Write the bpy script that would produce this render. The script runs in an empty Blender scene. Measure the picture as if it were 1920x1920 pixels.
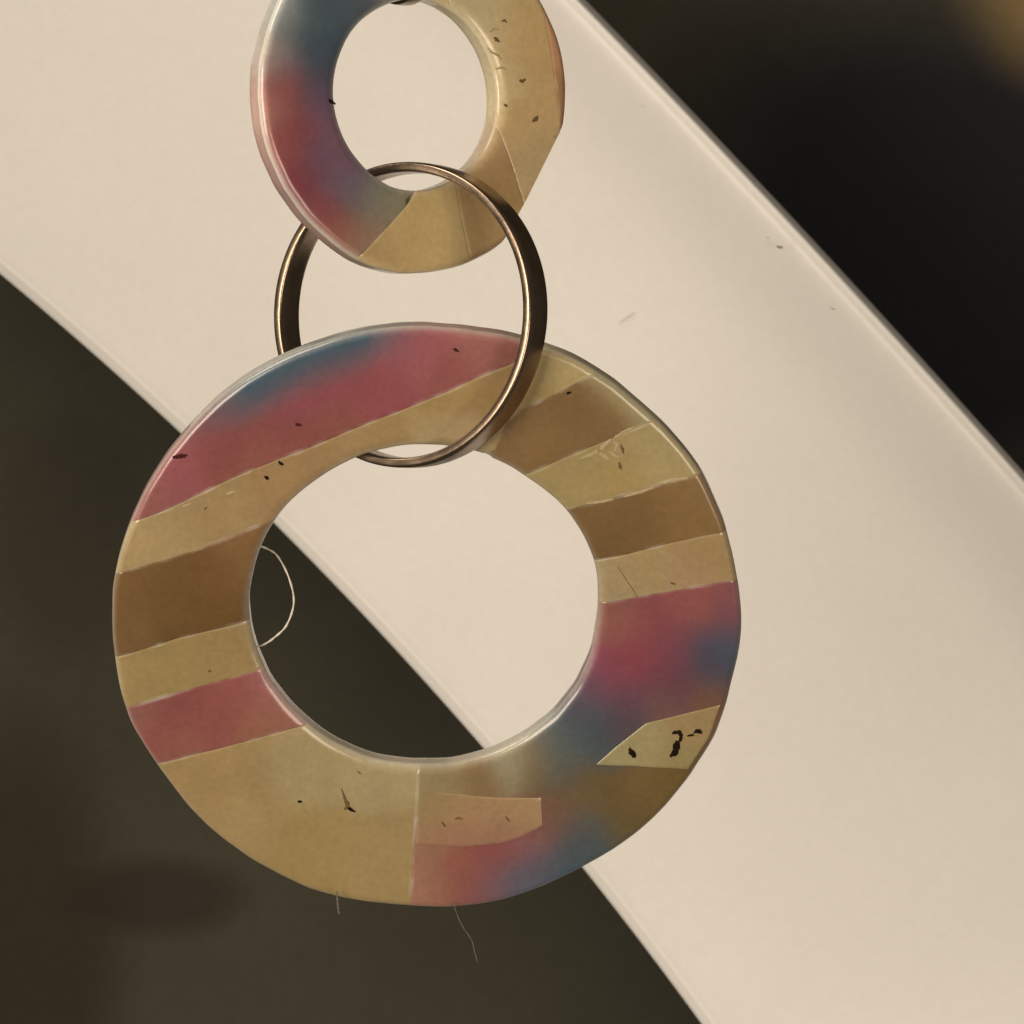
import bpy, bmesh, math, random
import numpy as np
from mathutils import Vector, Matrix, noise

scn = bpy.context.scene
C = scn.collection
MM = 0.001
S = 65.0 / 1920.0          # millimetres per photograph pixel in the plane of the earring
D = 250.0                  # camera distance in millimetres

# ------------------------------------------------------------------ camera, world, lamps, exposure
cam_d = bpy.data.cameras.new('camera')
cam = bpy.data.objects.new('camera', cam_d); C.objects.link(cam)
cam.location = (0, -D * MM, 0); cam.rotation_euler = (math.radians(90), 0, 0)
cam_d.sensor_width = 36; cam_d.lens = 36 * D / 65.0
cam_d.clip_start = 0.005; cam_d.clip_end = 20
cam_d.dof.use_dof = True; cam_d.dof.focus_distance = D * MM
cam_d.dof.aperture_fstop = cam_d.lens / 0.7     # about a 0.7 mm pupil, a phone's lens
scn.camera = cam

w = bpy.data.worlds.new('World'); scn.world = w; w.use_nodes = True
w.node_tree.nodes['Background'].inputs[0].default_value = (1.0, 0.84, 0.70, 1)
w.node_tree.nodes['Background'].inputs[1].default_value = 0.085

def area(name, loc, target, size, power, col, sy=None):
    l = bpy.data.lights.new(name, 'AREA'); l.shape = 'RECTANGLE'
    l.size = size; l.size_y = sy or size; l.energy = power; l.color = col
    o = bpy.data.objects.new(name, l); C.objects.link(o)
    o.location = loc
    o.rotation_euler = (Vector(target) - Vector(loc)).to_track_quat('-Z', 'Y').to_euler()
    return o
area('key_lamp', (-0.72, -1.0, -0.06), (0, 0.04, 0), 0.46, 12.5, (1.0, 0.85, 0.67), 0.7)
area('room_lamp', (-0.70, -0.50, 0.80), (0, 0.03, 0), 0.5, 7.5, (1.0, 0.85, 0.67))
area('fill_lamp', (0.60, -1.05, -0.38), (0, 0.03, 0), 0.5, 6.0, (1.0, 0.85, 0.67))  # added fill with no visible source, brightens the small hoop

scn.view_settings.view_transform = 'Standard'; scn.view_settings.look = 'None'
scn.view_settings.exposure = 0; scn.view_settings.gamma = 1
scn.view_settings.use_curve_mapping = False
scn.cycles.use_denoising = True

# ------------------------------------------------------------------ helpers
def lin(c): return tuple(((v / 255) / 12.92 if v / 255 <= 0.04045 else ((v / 255 + 0.055) / 1.055) ** 2.4) for v in c)
ILL = (0.92, 0.785, 0.62)       # the warm light that falls on the earring: reading a colour off the photo -> its albedo
def alb(c): return tuple(min(0.9, a / b) for a, b in zip(lin(c), ILL))
def at(px, py, y=0.0):
    """photo position to a point at depth y (mm)"""
    f = (D + y) / D
    return Vector(((px - 960) * S * f, y, (960 - py) * S * f))
def to_px(p):
    f = D / (D + p.y)
    return (960 + p.x * f / S, 960 - p.z * f / S)

class Frame:
    def __init__(s, cx, cy, cz, phi, tau):
        p, t = math.radians(phi), math.radians(tau)
        s.C = Vector((cx, cy, cz))
        s.d1 = Vector((math.cos(p) * math.cos(t), -math.sin(t), math.sin(p) * math.cos(t)))
        s.d2 = Vector((-math.sin(p), 0, math.cos(p)))
        s.n = s.d1.cross(s.d2)
    def w(s, a, b, c): return s.C + s.d1 * a + s.d2 * b + s.n * c
    def loc(s, px, py, c):
        """where the sight line through a photo position meets the frame's plane at height c"""
        o = Vector((0, -D, 0)); d = at(px, py, 0) - o
        q = s.C + s.n * c
        k = (q - o).dot(s.n) / d.dot(s.n)
        r = o + d * k - s.C
        return Vector((r.dot(s.d1), r.dot(s.d2)))

def obj(name, me, mat, parent=None):
    o = bpy.data.objects.new(name, me); C.objects.link(o)
    if mat: me.materials.append(mat)
    o.parent = parent
    return o
def tag(o, label, cat, group=None):
    o['label'] = label; o['category'] = cat
    if group: o['group'] = group
def finish(bm, name, smooth=True):
    me = bpy.data.meshes.new(name)
    for v in bm.verts: v.co *= MM
    bmesh.ops.recalc_face_normals(bm, faces=bm.faces)
    for f in bm.faces: f.smooth = smooth
    bm.to_mesh(me); bm.free()
    return me

# ------------------------------------------------------------------ materials
def new_mat(name):
    m = bpy.data.materials.new(name); m.use_nodes = True
    return m, m.node_tree.nodes, m.node_tree.links, m.node_tree.nodes['Principled BSDF']
def setv(b, k, v):
    if k in b.inputs: b.inputs[k].default_value = v

def acetate(name):
    m, N, L, b = new_mat(name)
    at_ = N.new('ShaderNodeAttribute'); at_.attribute_name = 'Col'
    tc = N.new('ShaderNodeTexCoord')
    n1 = N.new('ShaderNodeTexNoise'); n1.inputs['Scale'].default_value = 260; n1.inputs['Detail'].default_value = 4
    n2 = N.new('ShaderNodeTexNoise'); n2.inputs['Scale'].default_value = 2600; n2.inputs['Detail'].default_value = 3
    L.new(tc.outputs['Object'], n1.inputs['Vector']); L.new(tc.outputs['Object'], n2.inputs['Vector'])
    r1 = N.new('ShaderNodeMapRange'); r1.inputs[1].default_value = .3; r1.inputs[2].default_value = .7; r1.inputs[3].default_value = .92; r1.inputs[4].default_value = 1.08
    L.new(n1.outputs['Fac'], r1.inputs[0])
    r2 = N.new('ShaderNodeMapRange'); r2.inputs[1].default_value = .3; r2.inputs[2].default_value = .7; r2.inputs[3].default_value = .93; r2.inputs[4].default_value = 1.07
    L.new(n2.outputs['Fac'], r2.inputs[0])
    mu = N.new('ShaderNodeMath'); mu.operation = 'MULTIPLY'; L.new(r1.outputs[0], mu.inputs[0]); L.new(r2.outputs[0], mu.inputs[1])
    mx = N.new('ShaderNodeVectorMath'); mx.operation = 'SCALE'; L.new(at_.outputs['Color'], mx.inputs[0]); L.new(mu.outputs[0], mx.inputs['Scale'])
    L.new(mx.outputs[0], b.inputs['Base Color'])
    b.inputs['Roughness'].default_value = .32
    setv(b, 'Coat Weight', .6); setv(b, 'Coat Roughness', .12); setv(b, 'Coat IOR', 1.5)
    setv(b, 'Specular IOR Level', .45)
    setv(b, 'Subsurface Weight', .12); setv(b, 'Subsurface Radius', (.6, .4, .25)); setv(b, 'Subsurface Scale', .0006)
    bp = N.new('ShaderNodeBump'); bp.inputs['Strength'].default_value = .12; bp.inputs['Distance'].default_value = .00006
    n3 = N.new('ShaderNodeTexNoise'); n3.inputs['Scale'].default_value = 420; n3.inputs['Detail'].default_value = 5
    L.new(tc.outputs['Object'], n3.inputs['Vector']); L.new(n3.outputs['Fac'], bp.inputs['Height']); L.new(bp.outputs[0], b.inputs['Normal'])
    return m
M_ace = acetate('laminated_acetate')

def plain(name, col, rough=.6, spec=.3):
    m, N, L, b = new_mat(name)
    tc = N.new('ShaderNodeTexCoord'); n = N.new('ShaderNodeTexNoise'); n.inputs['Scale'].default_value = 3000
    L.new(tc.outputs['Object'], n.inputs['Vector'])
    cr = N.new('ShaderNodeMapRange'); cr.inputs[3].default_value = .75; cr.inputs[4].default_value = 1.25; L.new(n.outputs['Fac'], cr.inputs[0])
    v = N.new('ShaderNodeVectorMath'); v.operation = 'SCALE'; v.inputs[0].default_value = col; L.new(cr.outputs[0], v.inputs['Scale'])
    L.new(v.outputs[0], b.inputs['Base Color'])
    b.inputs['Roughness'].default_value = rough; setv(b, 'Specular IOR Level', spec)
    return m
M_dirt = plain('dark_dirt', (.012, .006, .003), .8, .1)
M_soft = plain('brown_speck', (.14, .09, .042), .7, .2)
M_red = plain('dark_red_nick', (.05, .006, .006), .7, .2)
M_pale = plain('pale_scratch', (.40, .33, .20), .6, .3)
M_faint = plain('faint_scuff', (.47, .45, .43), .6, .3)
M_lint = plain('pale_lint', (.72, .68, .60), .7, .3)
M_hair = plain('grey_lint', (.14, .13, .11), .7, .2)

def metal():
    m, N, L, b = new_mat('polished_steel')
    b.inputs['Metallic'].default_value = 1
    tc = N.new('ShaderNodeTexCoord')
    n = N.new('ShaderNodeTexNoise'); n.inputs['Scale'].default_value = 700; n.inputs['Detail'].default_value = 6
    L.new(tc.outputs['Object'], n.inputs['Vector'])
    r = N.new('ShaderNodeMapRange'); r.inputs[3].default_value = .18; r.inputs[4].default_value = .4; L.new(n.outputs['Fac'], r.inputs[0]); L.new(r.outputs[0], b.inputs['Roughness'])
    cr = N.new('ShaderNodeMapRange'); cr.inputs[3].default_value = .8; cr.inputs[4].default_value = 1.2; L.new(n.outputs['Fac'], cr.inputs[0])
    v = N.new('ShaderNodeVectorMath'); v.operation = 'SCALE'; v.inputs[0].default_value = (.34, .26, .195); L.new(cr.outputs[0], v.inputs['Scale']); L.new(v.outputs[0], b.inputs['Base Color'])
    bp = N.new('ShaderNodeBump'); bp.inputs['Strength'].default_value = .25; bp.inputs['Distance'].default_value = .00008
    n2 = N.new('ShaderNodeTexNoise'); n2.inputs['Scale'].default_value = 900; L.new(tc.outputs['Object'], n2.inputs['Vector'])
    L.new(n2.outputs['Fac'], bp.inputs['Height']); L.new(bp.outputs[0], b.inputs['Normal'])
    return m
M_met = metal()

def panel_mat():
    m, N, L, b = new_mat('cream_white_plastic')
    tc = N.new('ShaderNodeTexCoord')
    n = N.new('ShaderNodeTexNoise'); n.inputs['Scale'].default_value = 55; n.inputs['Detail'].default_value = 3; L.new(tc.outputs['Object'], n.inputs['Vector'])
    r = N.new('ShaderNodeValToRGB'); r.color_ramp.elements[0].position = .3; r.color_ramp.elements[1].position = .7
    r.color_ramp.elements[0].color = (.605, .60, .592, 1); r.color_ramp.elements[1].color = (.63, .622, .61, 1)
    L.new(n.outputs['Fac'], r.inputs[0])
    n2 = N.new('ShaderNodeTexNoise'); n2.inputs['Scale'].default_value = 1500; n2.inputs['Detail'].default_value = 2; L.new(tc.outputs['Object'], n2.inputs['Vector'])
    mr = N.new('ShaderNodeMapRange'); mr.inputs[1].default_value = .3; mr.inputs[2].default_value = .7; mr.inputs[3].default_value = .985; mr.inputs[4].default_value = 1.015; L.new(n2.outputs['Fac'], mr.inputs[0])
    v = N.new('ShaderNodeVectorMath'); v.operation = 'SCALE'; L.new(r.outputs[0], v.inputs[0]); L.new(mr.outputs[0], v.inputs['Scale'])
    L.new(v.outputs[0], b.inputs['Base Color'])
    b.inputs['Roughness'].default_value = .5; setv(b, 'Specular IOR Level', .3)
    return m
WALL_Y = 130.0
_g = S * (D + WALL_Y) / D
PATCHES = [((1780 - 960) * _g, (960 - 480) * _g, 640 * _g, 560 * _g, (.0085, .0092, .0125), .92),  # near-black: the panel's shadow painted into the backdrop colour
           ((2030 - 960) * _g, (960 + 70) * _g, 260 * _g, 235 * _g, (.150, .108, .050), .95),
           ((290 - 960) * _g, (960 - 1680) * _g, 190 * _g, 80 * _g, (.012, .010, .008), .55),
           ((20 - 960) * _g, (960 - 1800) * _g, 230 * _g, 460 * _g, (.019, .0155, .0105), .75),
           ((130 - 960) * _g, (960 - 1000) * _g, 170 * _g, 260 * _g, (.020, .017, .013), .4)]
def wall_mat():
    m, N, L, b = new_mat('dark_olive_cloth')
    tc = N.new('ShaderNodeTexCoord')
    n = N.new('ShaderNodeTexNoise'); n.inputs['Scale'].default_value = 28; n.inputs['Detail'].default_value = 2.5; L.new(tc.outputs['Object'], n.inputs['Vector'])
    r = N.new('ShaderNodeValToRGB'); r.color_ramp.elements[0].position = .25; r.color_ramp.elements[1].position = .75
    r.color_ramp.elements[0].color = (.0262, .0262, .0195, 1); r.color_ramp.elements[1].color = (.044, .0415, .031, 1)
    L.new(n.outputs['Fac'], r.inputs[0])
    # painted panel shadow, then brown and darker patches: (centre x, z in mm, radii in mm, colour, strength)
    base = r.outputs[0]
    nz = N.new('ShaderNodeTexNoise'); nz.inputs['Scale'].default_value = 40; L.new(tc.outputs['Object'], nz.inputs['Vector'])
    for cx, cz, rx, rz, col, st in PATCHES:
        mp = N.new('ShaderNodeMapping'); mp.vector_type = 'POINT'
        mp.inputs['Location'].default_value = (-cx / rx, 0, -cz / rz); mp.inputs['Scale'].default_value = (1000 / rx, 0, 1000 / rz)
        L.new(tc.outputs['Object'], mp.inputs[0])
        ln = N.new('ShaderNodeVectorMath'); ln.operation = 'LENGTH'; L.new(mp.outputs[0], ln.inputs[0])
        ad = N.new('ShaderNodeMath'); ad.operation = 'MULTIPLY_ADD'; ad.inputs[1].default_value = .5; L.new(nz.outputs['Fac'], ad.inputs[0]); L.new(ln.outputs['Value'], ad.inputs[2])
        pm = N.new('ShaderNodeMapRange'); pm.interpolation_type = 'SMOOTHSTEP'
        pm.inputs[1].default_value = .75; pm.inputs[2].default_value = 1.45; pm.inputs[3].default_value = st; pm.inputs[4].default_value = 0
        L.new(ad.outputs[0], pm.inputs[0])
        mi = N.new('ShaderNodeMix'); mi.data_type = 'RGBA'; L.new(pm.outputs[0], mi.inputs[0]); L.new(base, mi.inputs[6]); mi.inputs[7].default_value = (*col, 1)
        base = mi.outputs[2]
    n2 = N.new('ShaderNodeTexNoise'); n2.inputs['Scale'].default_value = 900; n2.inputs['Detail'].default_value = 3; L.new(tc.outputs['Object'], n2.inputs['Vector'])
    mr = N.new('ShaderNodeMapRange'); mr.inputs[1].default_value = .3; mr.inputs[2].default_value = .7; mr.inputs[3].default_value = .95; mr.inputs[4].default_value = 1.05; L.new(n2.outputs['Fac'], mr.inputs[0])
    v = N.new('ShaderNodeVectorMath'); v.operation = 'SCALE'; L.new(base, v.inputs[0]); L.new(mr.outputs[0], v.inputs['Scale'])
    L.new(v.outputs[0], b.inputs['Base Color'])
    b.inputs['Roughness'].default_value = .9; setv(b, 'Specular IOR Level', .1)
    return m

# ------------------------------------------------------------------ backdrop
def backdrop():
    bm = bmesh.new(); n = 60; h = 260.0
    g = [[bm.verts.new((-h + 2 * h * i / n, WALL_Y + 2.0 * noise.noise(Vector((i * .21, j * .21, 3))), -h + 2 * h * j / n)) for i in range(n + 1)] for j in range(n + 1)]
    for j in range(n):
        for i in range(n): bm.faces.new((g[j][i], g[j][i + 1], g[j + 1][i + 1], g[j + 1][i]))
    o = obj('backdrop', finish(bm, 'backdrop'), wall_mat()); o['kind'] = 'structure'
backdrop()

# ------------------------------------------------------------------ the cream panel behind the earring
PY = 85.0
def panel():
    vl = lambda u: -6.5525e-05 * u * u + 0.140313 * u - 406.25
    vr = lambda u: -1.8529e-05 * u * u + 0.0137929 * u + 768.634
    def pt(u, v, y): return at((u + v) / 2 ** .5, (u - v) / 2 ** .5, y)
    us = np.linspace(-1500, 4200, 150)
    # across the panel: (fraction from left edge to right edge, offset in pixels, height towards the camera in mm)
    prof = [('l', 0, -8.0), ('l', 0, -.9), ('l', 3, -.62), ('l', 8, -.42), ('l', 13, -.22), ('l', 17, -.02), ('l', 20, .06), ('l', 24, .06), ('l', 28, .02), ('l', 40, 0)]
    prof += [('f', k / 14, 0) for k in range(1, 14)]
    # a shallow trough before a thin raised lip at the far edge
    for d, z in ((-260, -.05), (-220, -.16), (-190, -.34), (-160, -.62), (-130, -1.0), (-100, -1.46), (-75, -1.88), (-55, -2.22), (-40, -2.48), (-26, -2.72), (-18, -2.86), (-15, -2.84), (-10, -2.45), (-5, -2.10), (-1, -2.02), (3, -2.20), (8, -3.1), (14, -3.9), (20, -5.2), (23, -8.0)):
        prof.append(('r', d, z))
    bm = bmesh.new(); rows = []
    for u in us:
        a, b = vl(u), vr(u); row = []
        for k, d, z in prof:
            v = a + d if k == 'l' else b + d if k == 'r' else (a + 40) + (b - 260 - a - 40) * d
            p = pt(u, v, PY)
            row.append(bm.verts.new((p.x, p.y - z, p.z)))
        rows.append(row)
    for i in range(len(rows) - 1):
        for j in range(len(prof) - 1):
            bm.faces.new((rows[i][j], rows[i][j + 1], rows[i + 1][j + 1], rows[i + 1][j]))
        bm.faces.new((rows[i][-1], rows[i][0], rows[i + 1][0], rows[i + 1][-1]))
    bm.faces.new(rows[0]); bm.faces.new(rows[-1][::-1])
    o = obj('white_panel', finish(bm, 'white_panel'), panel_mat())
    tag(o, 'long curved cream white strip with a thin rim, behind the hoops', 'panel')
    # specks and hairline scratches on its face, pieces of the panel's own surface
    for pts, wd, mt in (([(1456, 461), (1462, 464), (1468, 464)], 5, M_soft), ([(1438, 444), (1441, 446)], 3, M_soft),
                        ([(1160, 606), (1176, 596), (1190, 586)], 1.6, M_faint), ([(1196, 203), (1204, 198), (1212, 201)], 2.0, M_faint),
                        ([(1558, 578), (1566, 580)], 3.5, M_soft)):
        bm = bmesh.new(); top = [];
        for i, (x, y) in enumerate(pts):
            j = min(i + 1, len(pts) - 1); k = j - 1
            dx, dy = pts[j][0] - pts[k][0], pts[j][1] - pts[k][1]; l = math.hypot(dx, dy)
            wv = wd * (.5 if i in (0, len(pts) - 1) else 1) / 2
            zc = PY + (1.75 if x > 1540 else 1.2 if x > 1450 else .75 if x > 1400 else 0) - .2
            top.append([bm.verts.new(at(x - dy / l * wv, y + dx / l * wv, zc)), bm.verts.new(at(x, y, zc - .04)), bm.verts.new(at(x + dy / l * wv, y - dx / l * wv, zc))])
        for i in range(len(top) - 1):
            for q in range(2): bm.faces.new((top[i][q], top[i][q + 1], top[i + 1][q + 1], top[i + 1][q]))
        obj('speck', finish(bm, 'speck'), mt, o)
panel()

# ------------------------------------------------------------------ acetate hoops
PALE = alb((226, 212, 184))
def idw(samples, gain=1.0):
    P = np.array([(s[0], s[1]) for s in samples], float); K = np.array([alb(s[2]) for s in samples]) * gain
    def f(x, y):
        d2 = (P[:, 0] - x) ** 2 + (P[:, 1] - y) ** 2 + 60.0
        wt = np.exp(-d2 / (2 * 27.0 ** 2)) + 2e-3 * np.exp(-d2 / (2 * 80.0 ** 2)) + 1e-9 / d2
        return (wt[:, None] * K).sum(0) / wt.sum()
    return f

def top_colour():
    pink = idw([q for q in BIG['top'] if q[2][0] > 125]); blue = np.array(alb((62, 76, 82))); haze = np.array(alb((108, 82, 80)))
    def f(x, y):
        d = (808 - .46 * (x - 400) + 5 * math.sin(x * .03)) - y
        k = min(1, max(0, (d + 30) / 76)); k = k * k * (3 - 2 * k)
        k *= min(1, max(0, (795 - x) / 110)) * min(1, max(.35, (x - 330) / 130))
        col = np.array(pink(x, y)); m = 4 * k * (1 - k) * .25
        return (col * (1 - k) + blue * k) * (1 - m) + haze * m
    return f
class Hoop:
    V = 0.55                     # thickness of the coloured front layer
    def __init__(s, fr, R, r, ecc, t, seed, nang=300, gain=1.0):
        s.gain = gain; s.flats = []
        s.fr, s.R, s.r, s.ecc, s.t, s.seed, s.nang = fr, R, r, ecc, t, seed, nang
    def warp(s, a, b):
        """slight hand-made irregularity of the outline and of the joints, the same for every piece"""
        q = Vector((a * .16, b * .16, s.seed)); q2 = Vector((a * .6, b * .6, s.seed + 7))
        return (a + .22 * noise.noise(q) + .045 * noise.noise(q2), b + .22 * noise.noise(q + Vector((31, 5, 0))) + .045 * noise.noise(q2 + Vector((13, 9, 2))))
    def lathe(s, prof):
        """prof: (k, dr, c); k=0 outer edge .. 1 inner edge, dr inward offset in mm"""
        bm = bmesh.new(); rings = []
        for i in range(s.nang):
            th = 2 * math.pi * i / s.nang; cs, sn = math.cos(th), math.sin(th)
            oa, ob = s.R * cs, s.R * sn
            ia, ib = s.ecc + s.r * cs, s.r * sn
            wd = math.hypot(oa - ia, ob - ib)
            row = []
            for k, dr, c in prof:
                kk = k + dr / wd
                row.append(bm.verts.new((oa + (ia - oa) * kk, ob + (ib - ob) * kk, c)))
            rings.append(row)
        m = len(prof)
        for i in range(s.nang):
            A, B = rings[i], rings[(i + 1) % s.nang]
            for j in range(m): bm.faces.new((A[j], A[(j + 1) % m], B[(j + 1) % m], B[j]))
        return bm
    def body_prof(s):
        c0, c1 = -s.t / 2, s.t / 2 - s.V - .01
        return [(0, .0, c1), (0, 0, (c0 + c1) / 2), (0, 0, c0 + .3), (0, .09, c0 + .09), (0, .3, c0), (.5, 0, c0), (1, -.3, c0), (1, -.09, c0 + .09), (1, 0, c0 + .3), (1, 0, (c0 + c1) / 2), (1, 0, c1), (.5, 0, c1)]
    def face_prof(s):
        c0, c1 = s.t / 2 - s.V, s.t / 2; f = .42; fo, fi = .5, .75
        p = [(0, 0, c0), (0, 0, c1 - f)]
        A_ = [math.radians(x) for x in (15, 30, 45, 60, 75, 90)]
        p += [(0, fo - fo * math.cos(q), c1 - f + f * math.sin(q)) for q in A_]
        p += [(k / 18, 0, c1) for k in range(3, 15)]
        p += [(1, -(fi - fi * math.cos(q)), c1 - f + f * math.sin(q)) for q in A_[::-1]]
        p += [(1, 0, c1 - f), (1, 0, c0), (.66, 0, c0), (.33, 0, c0)]
        return p
    def colour(s, me, data, f, edge=.45):
        """write the colour per point, rims paled to paint in their shine; data = local coords (a,b,c) per vertex and joint distance"""
        at_ = me.color_attributes.new('Col', 'FLOAT_COLOR', 'POINT')
        c1 = s.t / 2
        for i, (a, b, c, jd) in enumerate(data):
            x, y = to_px(s.fr.w(a, b, c))
            k = f(x, y)
            e = min(1.0, max(0.0, (c1 - .03 - c) / .40)) * edge  # pale mix paints bright rims into the colour
            if jd < .09: e = max(e, .28 * max(0, noise.noise(Vector((a * .9, b * .9, 4))) + .2))
            k = [k[q] * (1 - e) + PALE[q] * e for q in range(3)]
            at_.data[i].color = (*k, 1)
    def mesh(s, bm, name, f, cuts, edge):
        if cuts:
            for (q, d) in cuts:            # q point on the joint, d direction pointing into the piece
                n = Vector((d.x, d.y, 0))
                bmesh.ops.bisect_plane(bm, geom=bm.verts[:] + bm.edges[:] + bm.faces[:], dist=1e-5, plane_co=(q.x, q.y, 0), plane_no=-n, clear_outer=True)
                bmesh.ops.holes_fill(bm, edges=[e for e in bm.edges if e.is_boundary], sides=0)
            for (q, d) in cuts:
                for off in (.07, .2):
                    qq = q + d * off
                    bmesh.ops.bisect_plane(bm, geom=bm.verts[:] + bm.edges[:] + bm.faces[:], dist=1e-5, plane_co=(qq.x, qq.y, 0), plane_no=(d.x, d.y, 0))
        data = []
        for v in bm.verts:
            a, b, c = v.co
            for q, d in s.flats:
                m = (Vector((a, b)) - q).dot(d)
                if m < 0: a -= d.x * m; b -= d.y * m
            jd = min([abs((Vector((a, b)) - q).dot(d)) for q, d in cuts] or [9])
            if cuts and c > s.t / 2 - .5 and jd < .03: c -= .02
            a, b = s.warp(a, b)
            p = s.fr.w(a, b, c)
            v.co = p; data.append((a, b, c, jd))
        me = finish(bm, name)
        s.colour(me, data, f, edge)
        try: me.set_sharp_from_angle(angle=math.radians(40))
        except Exception: pass
        return me
    def half(s, p1, p2, inside):
        """joint through two photo positions on the face; inside = a photo position on the kept side"""
        a, b, i = (s.fr.loc(*p, s.t / 2) for p in (p1, p2, inside))
        t = (b - a).normalized(); n = Vector((-t.y, t.x))
        if (i - a).dot(n) < 0: n = -n
        return (a, n)
    def segment(s, parent, samples, cuts, edge=.45, label=None):
        bm = s.lathe(s.face_prof())
        o = obj('acetate_segment', s.mesh(bm, 'acetate_segment', (samples if callable(samples) else idw(samples, s.gain)), [s.half(*c) for c in cuts], edge), M_ace, parent)
        if label: o['label'] = label
        return o
    def inlay(s, parent, poly, samples, lift=.03, name='inlay', clip=True):
        """a thin chip let into the face, standing a hair proud of it"""
        L2 = [s.fr.loc(x, y, s.t / 2) for x, y in poly]
        bm = bmesh.new(); c1 = s.t / 2 + lift; n = len(L2)
        cen = sum(L2, Vector((0, 0))) / n
        dense = []
        for i in range(n):
            for k in range(8): dense.append(L2[i].lerp(L2[(i + 1) % n], k / 8))
        rings = []
        for sc, c in ((1.0, c1 - .12), (1.0, c1 - .02), (.985, c1), (.9, c1), (.7, c1), (.45, c1), (.2, c1)):
            rings.append([bm.verts.new((*(cen + (p - cen) * sc), c)) for p in dense])
        m = len(dense)
        for A, B in zip(rings, rings[1:]):
            for i in range(m): bm.faces.new((A[i], A[(i + 1) % m], B[(i + 1) % m], B[i]))
        bm.faces.new(rings[-1]); bm.faces.new(rings[0][::-1])
        f = idw([(x, y, tune(c)) for x, y, c in samples]); data = []
        for q, v in enumerate(bm.verts):
            a, b, c = v.co; a, b = s.warp(a, b); v.co = s.fr.w(a, b, c); data.append((a, b, s.t / 2, .05 if q < 2 * m else 9))
        me = finish(bm, name); s.colour(me, data, f, 0)
        try: me.set_sharp_from_angle(angle=math.radians(40))
        except Exception: pass
        return obj(name, me, M_ace, parent)
    def mark(s, parent, pts, mat, name='pit_mark', lift=.012, up=.03):
        """pts: (px, py, width px) along a little mark on the face"""
        rnd = random.Random(int(pts[0][0] * 7 + pts[0][1])); bm = bmesh.new(); rows = []; fine = []
        for (x0, y0, w0), (x1, y1, w1) in zip(pts, pts[1:]):
            for q in range(4):
                t = q / 4; wq = w0 + (w1 - w0) * t
                fine.append((x0 + (x1 - x0) * t + rnd.uniform(-.1, .1) * wq, y0 + (y1 - y0) * t + rnd.uniform(-.1, .1) * wq, max(1.0, wq * rnd.uniform(.75, 1.15))))
        fine.append(pts[-1])
        P = [(s.fr.loc(x, y, s.t / 2), wd * S / 2) for x, y, wd in fine]
        for i, (p, wd) in enumerate(P):
            t = (P[min(i + 1, len(P) - 1)][0] - P[max(i - 1, 0)][0]).normalized(); n = Vector((-t.y, t.x))
            rows.append([bm.verts.new(s.fr.w(*(p + n * wd * k), s.t / 2 + lift + up * (1 - k * k))) for k in (-1, -.5, 0, .5, 1)])
        for A, B in zip(rows, rows[1:]):
            for q in range(4): bm.faces.new((A[q], A[q + 1], B[q + 1], B[q]))
        return obj(name, finish(bm, name), mat, parent)

def hoop_body(hp, name, samples, parent):
    bm = hp.lathe(hp.body_prof())
    return obj(name, hp.mesh(bm, name, idw(samples, hp.gain), [], .28), M_ace, parent)

earring = bpy.data.objects.new('earring', None); C.objects.link(earring)
tag(earring, 'drop earring of two striped acetate hoops joined by a metal link', 'earring')

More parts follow.
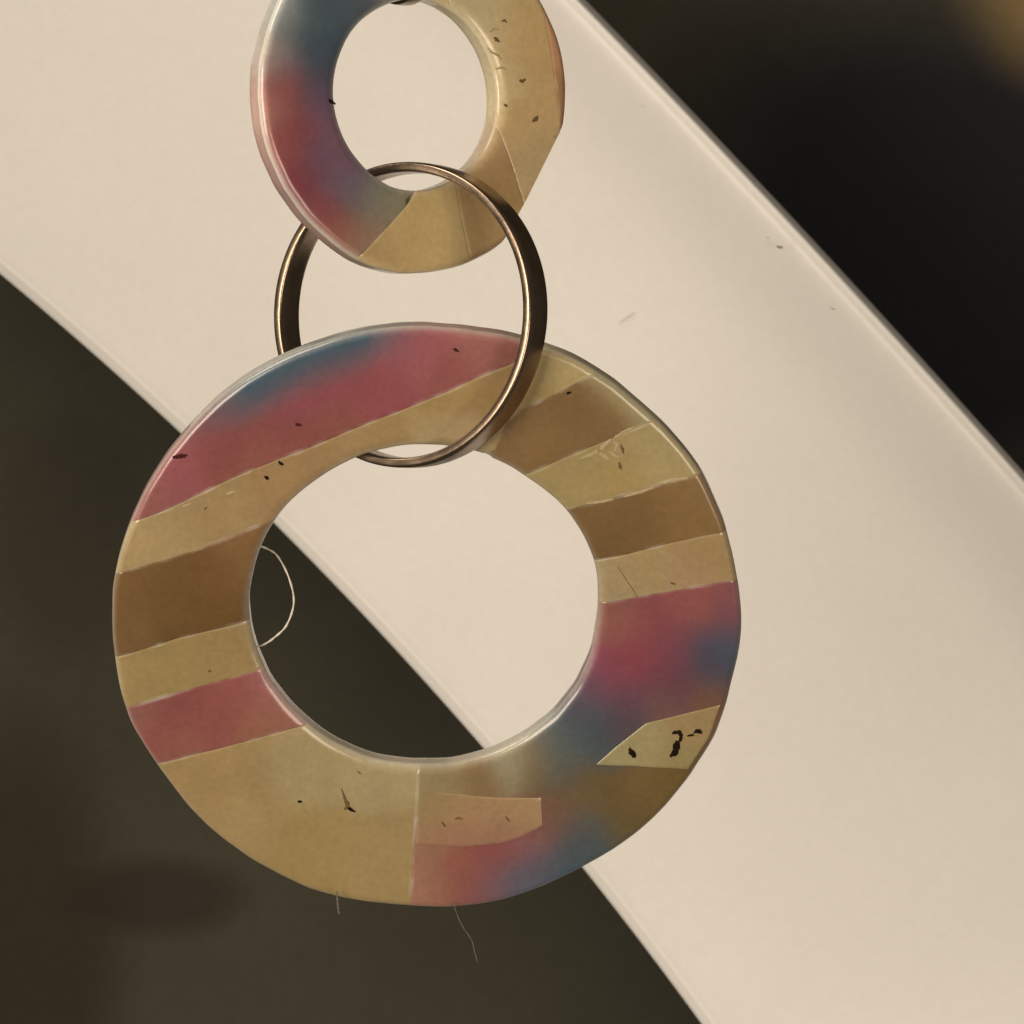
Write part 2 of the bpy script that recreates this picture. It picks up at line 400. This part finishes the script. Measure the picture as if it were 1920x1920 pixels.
# colours read off the photograph, as (x, y, rgb)
BIG = dict(
 top=[(600,650,(75,90,102)),(680,648,(82,94,106)),(540,670,(78,90,98)),(510,700,(85,90,92)),(450,740,(95,90,85)),(400,780,(125,95,88)),(730,630,(105,100,105)),(640,680,(90,88,100)),(570,700,(98,85,92)),
      (340,870,(165,82,84)),(300,940,(160,82,82)),(400,850,(150,72,70)),(500,800,(148,68,74)),(600,750,(150,70,76)),(700,720,(155,72,75)),(800,660,(166,82,84)),(900,650,(168,94,85)),(850,700,(158,80,75)),(760,650,(152,80,84)),(450,900,(155,82,70)),(620,800,(150,78,66)),(290,960,(160,90,80)),(480,760,(120,75,80)),(560,735,(125,72,82)),(660,690,(130,76,88))],
 tan=[(260,1030,(174,140,90)),(400,970,(166,130,82)),(560,890,(165,125,78)),(700,830,(165,128,80)),(850,750,(165,128,75)),(930,720,(168,130,78)),(850,815,(172,142,95)),(330,1010,(172,138,88))],
 dark=[(300,1130,(122,92,48)),(240,1100,(130,98,55)),(400,1080,(125,92,48)),(450,1030,(142,107,64)),(240,1200,(128,98,58)),(400,1150,(115,84,40)),(350,1180,(112,84,42))],
 tan2=[(300,1260,(160,128,75)),(430,1220,(158,125,75)),(250,1290,(165,132,80))],
 pink=[(300,1370,(148,74,68)),(450,1310,(155,78,72)),(520,1340,(158,90,76)),(400,1340,(148,74,68)),(330,1410,(155,86,72)),(520,1290,(172,96,92)),(490,1360,(155,92,70)),(250,1340,(155,90,80))],
 low=[(400,1480,(165,130,80)),(600,1450,(168,140,92)),(600,1580,(160,128,75)),(720,1600,(162,130,80)),(700,1450,(171,143,96)),(450,1540,(165,132,82))],
 right=[(1200,1160,(150,70,72)),(1300,1140,(155,78,72)),(1160,1150,(155,88,76)),(1200,1240,(145,62,68)),(1150,1260,(150,66,78)),(1250,1260,(128,62,74)),(1320,1220,(85,80,95)),(1365,1205,(72,85,104)),(1340,1260,(78,78,98)),(1280,1290,(108,72,82)),(1180,1310,(114,66,80)),(1240,1325,(120,76,70)),(1330,1305,(128,92,62)),(1270,1205,(136,64,74)),(1360,1160,(140,72,76)),
  (1100,1330,(86,90,102)),(1080,1390,(84,95,100)),(1120,1390,(80,90,94)),(1040,1400,(110,115,110)),(1060,1440,(96,98,88)),(1160,1360,(86,78,86)),(1110,1290,(120,84,100)),(1190,1370,(92,82,82)),
  (1000,1430,(130,112,78)),(900,1450,(142,115,74)),(840,1460,(152,126,82)),(950,1420,(165,148,112)),(1100,1470,(114,95,55)),(1200,1480,(122,98,55)),(1260,1465,(118,95,50)),(1150,1520,(112,92,52)),(1050,1520,(118,95,62)),(1180,1560,(112,95,55)),
  (850,1630,(155,80,68)),(820,1660,(160,95,78)),(950,1600,(150,74,70)),(1000,1570,(150,84,76)),(800,1600,(158,105,80)),(900,1660,(150,80,76)),(1030,1545,(138,92,78)),(790,1660,(165,115,85)),
  (1080,1580,(76,90,98)),(1040,1620,(76,92,106)),(980,1650,(88,98,114)),(1000,1610,(108,90,100)),(1120,1560,(90,92,85)),(940,1675,(108,96,108)),(1060,1555,(100,92,85)),(1110,1600,(84,98,104))],
 r1=[(1200,1070,(168,135,85)),(1160,1100,(172,142,98)),(1330,1050,(165,128,78)),(1300,1090,(170,132,92))],
 r2=[(1150,980,(135,105,62)),(1200,980,(130,100,58)),(1250,960,(142,112,65)),(1330,970,(140,110,62)),(1160,1020,(122,95,52)),(1300,930,(145,115,68))],
 r3=[(1100,900,(170,148,98)),(1200,870,(172,150,102)),(1250,850,(174,154,107)),(1170,900,(165,138,85)),(1280,880,(172,150,102))],
 r4=[(1000,830,(144,114,70)),(1080,780,(138,108,65)),(1145,775,(142,112,68)),(1050,850,(142,112,68)),(1172,725,(172,150,102)),(1205,765,(172,150,102)),(1120,830,(142,112,68)),(960,830,(144,114,72)),(1150,810,(142,112,68))],
 r5=[(1040,690,(178,155,105)),(1090,700,(180,158,108)),(1000,740,(165,138,90))])

def tune(c, small=False):
    r, g, b = c
    if b > r: q = (.82, .81, .75)                     # blues
    elif r > 1.5 * g: q = (.95, .90, .88) if small else (.84, .91, .86)   # pinks
    elif small: q = (1, .97, .98)
    elif r < 146: q = (.84, .79, .74)                 # browns
    else: q = (.885, .90, .91)                        # tans
    return tuple(v * k for v, k in zip(c, q))
BIG = {k: [(x, y, tune((c[0], c[1] * .95, c[2] * .88) if k in ('r3', 'r5') else c)) for x, y, c in v] for k, v in BIG.items()}
fb = Frame(-5.5 * 254.8 / 254, 4.8, -7.11 * 254.8 / 254, 94, 21.3)
big = Hoop(fb, 20.31, 11.2, 1.24, 1.6, 1.0, 340)
bh = hoop_body(big, 'large_hoop', BIG['top'] + BIG['tan'] + BIG['dark'] + BIG['tan2'] + BIG['pink'] + BIG['low'] + BIG['right'] + BIG['r1'] + BIG['r2'] + BIG['r3'] + BIG['r4'] + BIG['r5'], earring)
bh['label'] = 'large lower hoop of striped tan, pink and blue acetate'
A = ((248, 977), (794, 751)); N_ = ((1012, 640), (925, 850))
B = ((215, 1079), (503, 984)); Cc = ((215, 1233), (464, 1165)); Dd = ((238, 1327), (487, 1254)); Ee = ((287, 1438), (564, 1365)); Mm = ((783, 1462), (770, 1690))
Ff = ((985, 768), (1100, 708)); Gg = ((1007, 882), (1199, 800)); Hh = ((1074, 956), (1297, 895)); Ii = ((1123, 1050), (1349, 1000)); Jj = ((1133, 1130), (1378, 1090))
X7 = ((700, 800), (700, 1600)); X9 = ((900, 600), (900, 1300))
def cut(l, inside): return (l[0], l[1], inside)
big.segment(bh, top_colour(), [cut(A, (600, 700)), cut(N_, (600, 700))], .5, 'pink segment fading to blue along its rim')
big.segment(bh, BIG['tan'], [cut(A, (400, 980)), cut(B, (400, 980)), cut(N_, (400, 900))], .5, 'wide curved tan segment')
big.segment(bh, BIG['dark'], [cut(B, (300, 1130)), cut(Cc, (300, 1130)), cut(X7, (300, 1100))], .5, 'dark brown segment on the side away from the panel')
big.segment(bh, BIG['tan2'], [cut(Cc, (300, 1260)), cut(Dd, (300, 1260)), cut(X7, (300, 1100))], .5)
big.segment(bh, BIG['pink'], [cut(Dd, (380, 1340)), cut(Ee, (380, 1340)), cut(X7, (300, 1100))], .6, 'plain pink segment between two tan ones')
big.segment(bh, BIG['low'], [cut(Ee, (600, 1560)), cut(Mm, (600, 1560))], .5, 'largest plain tan segment')
big.segment(bh, BIG['right'], [cut(Mm, (1000, 1560)), cut(Jj, (1200, 1300))], .45, 'clouded pink, blue and olive segment')
big.segment(bh, BIG['r1'], [cut(Jj, (1250, 1070)), cut(Ii, (1250, 1070)), cut(X9, (1200, 1000))], .35)
big.segment(bh, BIG['r2'], [cut(Ii, (1220, 970)), cut(Hh, (1220, 970)), cut(X9, (1200, 1000))], .3)
big.segment(bh, BIG['r3'], [cut(Hh, (1180, 890)), cut(Gg, (1180, 890)), cut(X9, (1200, 1000))], .35)
big.segment(bh, BIG['r4'], [cut(Gg, (1090, 790)), cut(Ff, (1090, 790)), cut(X9, (1200, 1000)), cut(N_, (1100, 780))], .4)
big.segment(bh, BIG['r5'], [cut(Ff, (1050, 690)), cut(N_, (1100, 700))], .45)
big.inlay(bh, [(1121, 1434), (1215, 1356), (1275, 1338), (1350, 1321), (1340, 1348), (1326, 1382), (1306, 1416), (1288, 1443), (1200, 1438)], [(1200,1400,(162,140,92)),(1300,1360,(158,125,78)),(1260,1420,(155,130,80))])
big.inlay(bh, [(784, 1480), (818, 1486), (900, 1490), (1014, 1496), (1016, 1548), (975, 1568), (938, 1579), (870, 1586), (782, 1586), (783, 1535)], [(810,1500,(150,122,76)),(840,1510,(162,125,80)),(950,1520,(166,126,82)),(1000,1510,(170,132,87)),(850,1560,(160,112,80)),(950,1565,(165,108,85))])
k = .1354
def kz(*p): return [(1140 + x * k, 1280 + y * k, wd * k) for x, y, wd in p]
for pts in (kz((885, 705, 20), (930, 685, 60), (985, 685, 65), (1015, 725, 55), (1005, 780, 45), (985, 815, 40)), kz((960, 800, 60), (950, 860, 110), (945, 920, 95), (925, 970, 110), (860, 1025, 30)), kz((1095, 735, 15), (1130, 728, 36), (1190, 718, 30)),
            kz((1185, 690, 20), (1225, 670, 60), (1270, 665, 90), (1282, 664, 40)), kz((300, 890, 15), (310, 930, 55), (335, 970, 100), (360, 1010, 75), (380, 1030, 20))):
    big.mark(bh, pts, M_dirt, lift=.045)
for pts, m in (([(323, 858, 4), (333, 856, 10), (343, 855, 9), (351, 853, 3)], M_red), ([(496, 893, 3), (500, 896, 7), (504, 898, 3)], M_dirt), ([(522, 865, 3), (527, 869, 7), (531, 872, 3)], M_dirt),
               ([(640, 1478, 2), (645, 1492, 4), (649, 1503, 9), (652, 1512, 9), (646, 1518, 4)], M_soft), ([(650, 1513, 6), (658, 1518, 7), (666, 1522, 4)], M_dirt), ([(558, 1502, 3), (562, 1503, 7), (566, 1503, 3)], M_dirt),
               ([(554, 795, 4), (560, 796, 6), (566, 798, 3)], M_red), ([(850, 653, 3), (855, 656, 6), (860, 659, 3)], M_red), ([(1062, 738, 3), (1066, 737, 7), (1071, 735, 3)], M_dirt),
               ([(382, 956, 2), (385, 953, 4), (387, 950, 2)], M_soft), ([(1257, 1092, 2), (1262, 1094, 5), (1267, 1095, 2)], M_soft), ([(390, 1257, 2), (393, 1258, 5), (396, 1259, 2)], M_soft),
               ([(1164, 834, 2), (1167, 842, 6), (1169, 850, 3)], M_soft), ([(1160, 866, 2), (1163, 874, 6), (1164, 880, 3)], M_soft),
               ([(828, 1540, 3), (832, 1546, 6), (835, 1550, 3)], M_soft), ([(852, 1536, 2), (860, 1533, 5), (868, 1535, 2)], M_soft), ([(948, 1530, 2), (952, 1536, 5), (956, 1540, 2)], M_soft),
               ([(670, 1446, 2), (674, 1449, 4), (677, 1450, 2)], M_soft)):
    big.mark(bh, pts, m, lift=.045 if pts[0][1] > 1520 and pts[0][0] > 800 else .012)
for pts in ([(1090, 860, 4), (1105, 853, 7), (1120, 846, 8)], [(1126, 842, 6), (1136, 832, 8), (1146, 824, 5)], [(1152, 820, 4), (1172, 808, 5), (1190, 800, 3)], [(1124, 850, 4), (1134, 856, 8), (1142, 862, 3)], [(1150, 828, 4), (1158, 834, 7), (1152, 846, 4)], [(1140, 846, 3), (1150, 852, 6), (1160, 858, 3)],
            [(1100, 944, 4), (1125, 941, 6), (1150, 936, 4)], [(1170, 931, 4), (1204, 922, 7), (1225, 914, 4)], [(1235, 906, 5), (1262, 900, 8), (1290, 896, 4)],
            [(425, 927, 2), (432, 924, 5), (440, 921, 2)], [(342, 950, 2), (350, 947, 5), (358, 944, 2)]):
    big.mark(bh, pts, M_pale, name='scratch', lift=.006, up=.012)
big.mark(bh, [(1158, 1062, 1), (1172, 1084, 1.5), (1186, 1104, 1.5), (1196, 1122, 1)], M_soft, name='scratch', lift=.006, up=.01)

# ------------------------------------------------------------------ small hoop
SM = dict(
 left=[(590,30,(80,98,106)),(570,80,(74,88,99)),(600,100,(70,82,99)),(540,60,(96,106,106)),(530,110,(96,88,92)),(620,20,(82,90,98)),(540,200,(130,66,62)),(530,150,(140,74,70)),(560,250,(125,64,66)),(560,330,(125,60,66)),(600,390,(125,63,68)),(640,430,(135,74,65)),(530,280,(145,82,74)),
       (600,200,(98,72,82)),(610,280,(102,75,82)),(590,160,(84,80,92)),(650,350,(100,85,88)),(620,310,(105,75,82)),(690,390,(94,92,86)),(720,380,(118,112,82)),(710,420,(125,110,80)),(670,440,(130,92,72)),(690,450,(150,120,85)),(505,200,(165,115,95)),(508,100,(175,155,130)),(525,30,(150,150,135)),(590,430,(140,88,74)),(560,-60,(90,104,108)),(700,-100,(150,130,95))],
 low=[(800,440,(174,147,92)),(740,460,(168,140,88)),(850,440,(170,145,92))],
 brown=[(930,330,(150,118,70)),(900,300,(165,135,90)),(950,380,(150,120,72)),(895,440,(165,135,85))],
 right=[(960,60,(178,148,92)),(940,150,(184,162,110)),(1000,200,(175,145,92)),(1020,280,(172,145,95)),(925,60,(180,162,114)),(1000,100,(172,140,88))],
 strip=[(1040,100,(165,120,80)),(1035,40,(172,130,85)),(1050,180,(150,108,70))])
SM = {k: [(x, y, tune(c, True)) for x, y, c in v] for k, v in SM.items()}
fs = Frame(-6.384, 0.0, 26.45, 177, 32.9)
sm = Hoop(fs, 11.28, 6.08, 0.0, 1.8, 9.0, 260, 1.17)
sm.flats = [sm.half((1056, 240), (978, 392), (800, 200))]
sh = hoop_body(sm, 'small_hoop', SM['left'] + SM['low'] + SM['brown'] + SM['right'] + SM['strip'], earring)
sh['label'] = 'smaller upper hoop, tan on one side and pink fading to blue on the other'
Q1 = ((757, 390), (673, 478)); Q2 = ((870, 419), (881, 474)); Q3 = ((921, 211), (983, 379)); Q5 = ((1014, -10), (1054, 245)); QT = ((762, -100), (762, -20)); QY = ((800, 170), (1000, 170)); QZ = ((700, 100), (900, 100))
sm.segment(sh, SM['left'], [cut(Q1, (560, 250)), cut(QT, (560, 100))], .8, 'pink segment fading to blue')
sm.segment(sh, SM['low'], [cut(Q1, (790, 450)), cut(Q2, (790, 450))], .4)
sm.segment(sh, SM['brown'], [cut(Q2, (930, 330)), cut(Q3, (930, 330)), cut(QY, (930, 330))], .35)
sm.segment(sh, SM['right'], [cut(Q3, (1000, 200)), cut(Q5, (960, 100))], .35)
sm.segment(sh, SM['right'], [cut(QT, (900, -60)), cut(Q3, (780, -80)), cut(QZ, (800, -60))], .35)
sm.segment(sh, SM['strip'], [cut(Q5, (1060, 60))], .3)
for pts, m in (([(926, 70, 3), (930, 74, 8), (936, 78, 4)], M_soft), ([(974, 150, 4), (979, 153, 8), (985, 148, 3)], M_soft), ([(945, 195, 2), (948, 198, 6), (951, 200, 2)], M_soft), ([(998, 228, 3), (1004, 224, 10), (1008, 218, 4)], M_soft), ([(940, 40, 2), (946, 38, 5), (950, 42, 2)], M_soft), ([(616, 186, 2), (621, 191, 8), (629, 195, 3)], M_dirt)):
    sm.mark(sh, pts, m)
for pts in ([(915, 90, 2), (922, 98, 4), (934, 104, 4), (940, 112, 2)], [(930, 130, 2), (940, 126, 4), (948, 130, 2)], [(918, 60, 2), (926, 54, 4), (936, 56, 2)]):
    sm.mark(sh, pts, M_pale, name='scratch', lift=.006, up=.012)

# ------------------------------------------------------------------ metal rings
def metal_ring(name, fr, R, wdt, th, nang=220):
    bm = bmesh.new(); rings = []
    h, g = wdt / 2, th * .3
    prof = [(R - g, -h), (R, -h + g), (R + .03, 0), (R, h - g), (R - g, h), (R - th + g, h), (R - th, h - g), (R - th, 0), (R - th, -h + g), (R - th + g, -h)]
    for i in range(nang):
        t = 2 * math.pi * i / nang
        rings.append([bm.verts.new(fr.w((r + .03 * math.sin(3 * t)) * math.cos(t), r * math.sin(t), c)) for r, c in prof])
    m = len(prof)
    for i in range(nang):
        P, Q = rings[i], rings[(i + 1) % nang]
        for j in range(m): bm.faces.new((P[j], P[(j + 1) % m], Q[(j + 1) % m], Q[j]))
    me = finish(bm, name)
    try: me.set_sharp_from_angle(angle=math.radians(38))
    except Exception: pass
    return obj(name, me, M_met, earring)
def wire_ring(name, fr, R, rad, nang=240, nm=40, flat=(.34, 1.1)):
    bm = bmesh.new(); rings = []
    for i in range(nang):
        t = 2 * math.pi * i / nang
        ra = rad * (1 + .03 * math.sin(2 * t + 1)); row = []
        for k in range(nm):
            q = 2 * math.pi * k / nm
            cx, cy = math.copysign(abs(math.cos(q)) ** .42, math.cos(q)), math.copysign(abs(math.sin(q)) ** .42, math.sin(q))   # flattened wire with rounded corners
            r = R + .04 * math.sin(3 * t) + ra * flat[0] * cx
            row.append(bm.verts.new(fr.w(r * math.cos(t), r * math.sin(t), ra * flat[1] * cy)))
        rings.append(row)
    for i in range(nang):
        P, Q = rings[i], rings[(i + 1) % nang]
        for j in range(nm): bm.faces.new((P[j], P[(j + 1) % nm], Q[(j + 1) % nm], Q[j]))
    return obj(name, finish(bm, name), M_met, earring)
_lc = at(766, 590, .6)
lk = wire_ring('link_ring', Frame(_lc.x, .6, _lc.z, 0, 31), 9.38, 1.0)
lk['label'] = 'dark shiny metal wire ring threaded through both hoops'
metal_ring('jump_ring', Frame(at(760, -100).x, 0.3, at(760, -100).z, 0, 55), 3.65, 1.3, .7, 120)

# ------------------------------------------------------------------ lint caught on the hoop
def fibre(pts, r, mat, label):
    bm = bmesh.new(); P = [Vector(p) for p in pts]; Q = []
    for i in range(len(P) - 1):
        p0, p1, p2, p3 = P[max(i - 1, 0)], P[i], P[i + 1], P[min(i + 2, len(P) - 1)]
        for q in range(6):
            t = q / 6
            Q.append(.5 * ((2 * p1) + (p2 - p0) * t + (2 * p0 - 5 * p1 + 4 * p2 - p3) * t * t + (3 * p1 - p0 - 3 * p2 + p3) * t ** 3))
    Q.append(P[-1]); rows = []
    for i, p in enumerate(Q):
        t = (Q[min(i + 1, len(Q) - 1)] - Q[max(i - 1, 0)]).normalized(); a = t.cross(Vector((.2, 1, .1))).normalized(); b = t.cross(a)
        rr = r * (1 + .25 * math.sin(i * 1.7))
        rows.append([bm.verts.new(p + a * rr * math.cos(x) + b * rr * math.sin(x)) for x in (k * math.pi / 3 for k in range(6))])
    for A_, B_ in zip(rows, rows[1:]):
        for j in range(6): bm.faces.new((A_[j], A_[(j + 1) % 6], B_[(j + 1) % 6], B_[j]))
    bm.faces.new(rows[0]); bm.faces.new(rows[-1][::-1])
    tag(obj('lint_fibre', finish(bm, 'lint_fibre'), mat), label, 'fibre')
fibre([at(470, 1018, 5.2), at(503, 1030, 5), at(522, 1045, 4.9), at(542, 1084, 4.8), at(551, 1129, 4.8), at(538, 1171, 5), at(516, 1194, 5.2), at(493, 1209, 5.4), at(462, 1216, 5.6)], .065, M_lint, 'pale curved lint fibre looping into the hole of the large hoop')
fibre([at(850, 1690, 11), at(856, 1712, 11.2), at(868, 1738, 11.2), at(884, 1762, 11.3), at(890, 1785, 11.3), at(895, 1803, 11.4)], .03, M_hair, 'fine faint grey hair trailing below the large hoop')
fibre([at(631, 1672, 10), at(633, 1690, 10.2), at(634, 1702, 10.2), at(636, 1714, 10.3)], .06, M_hair, 'short stub of lint on the lower rim of the large hoop')
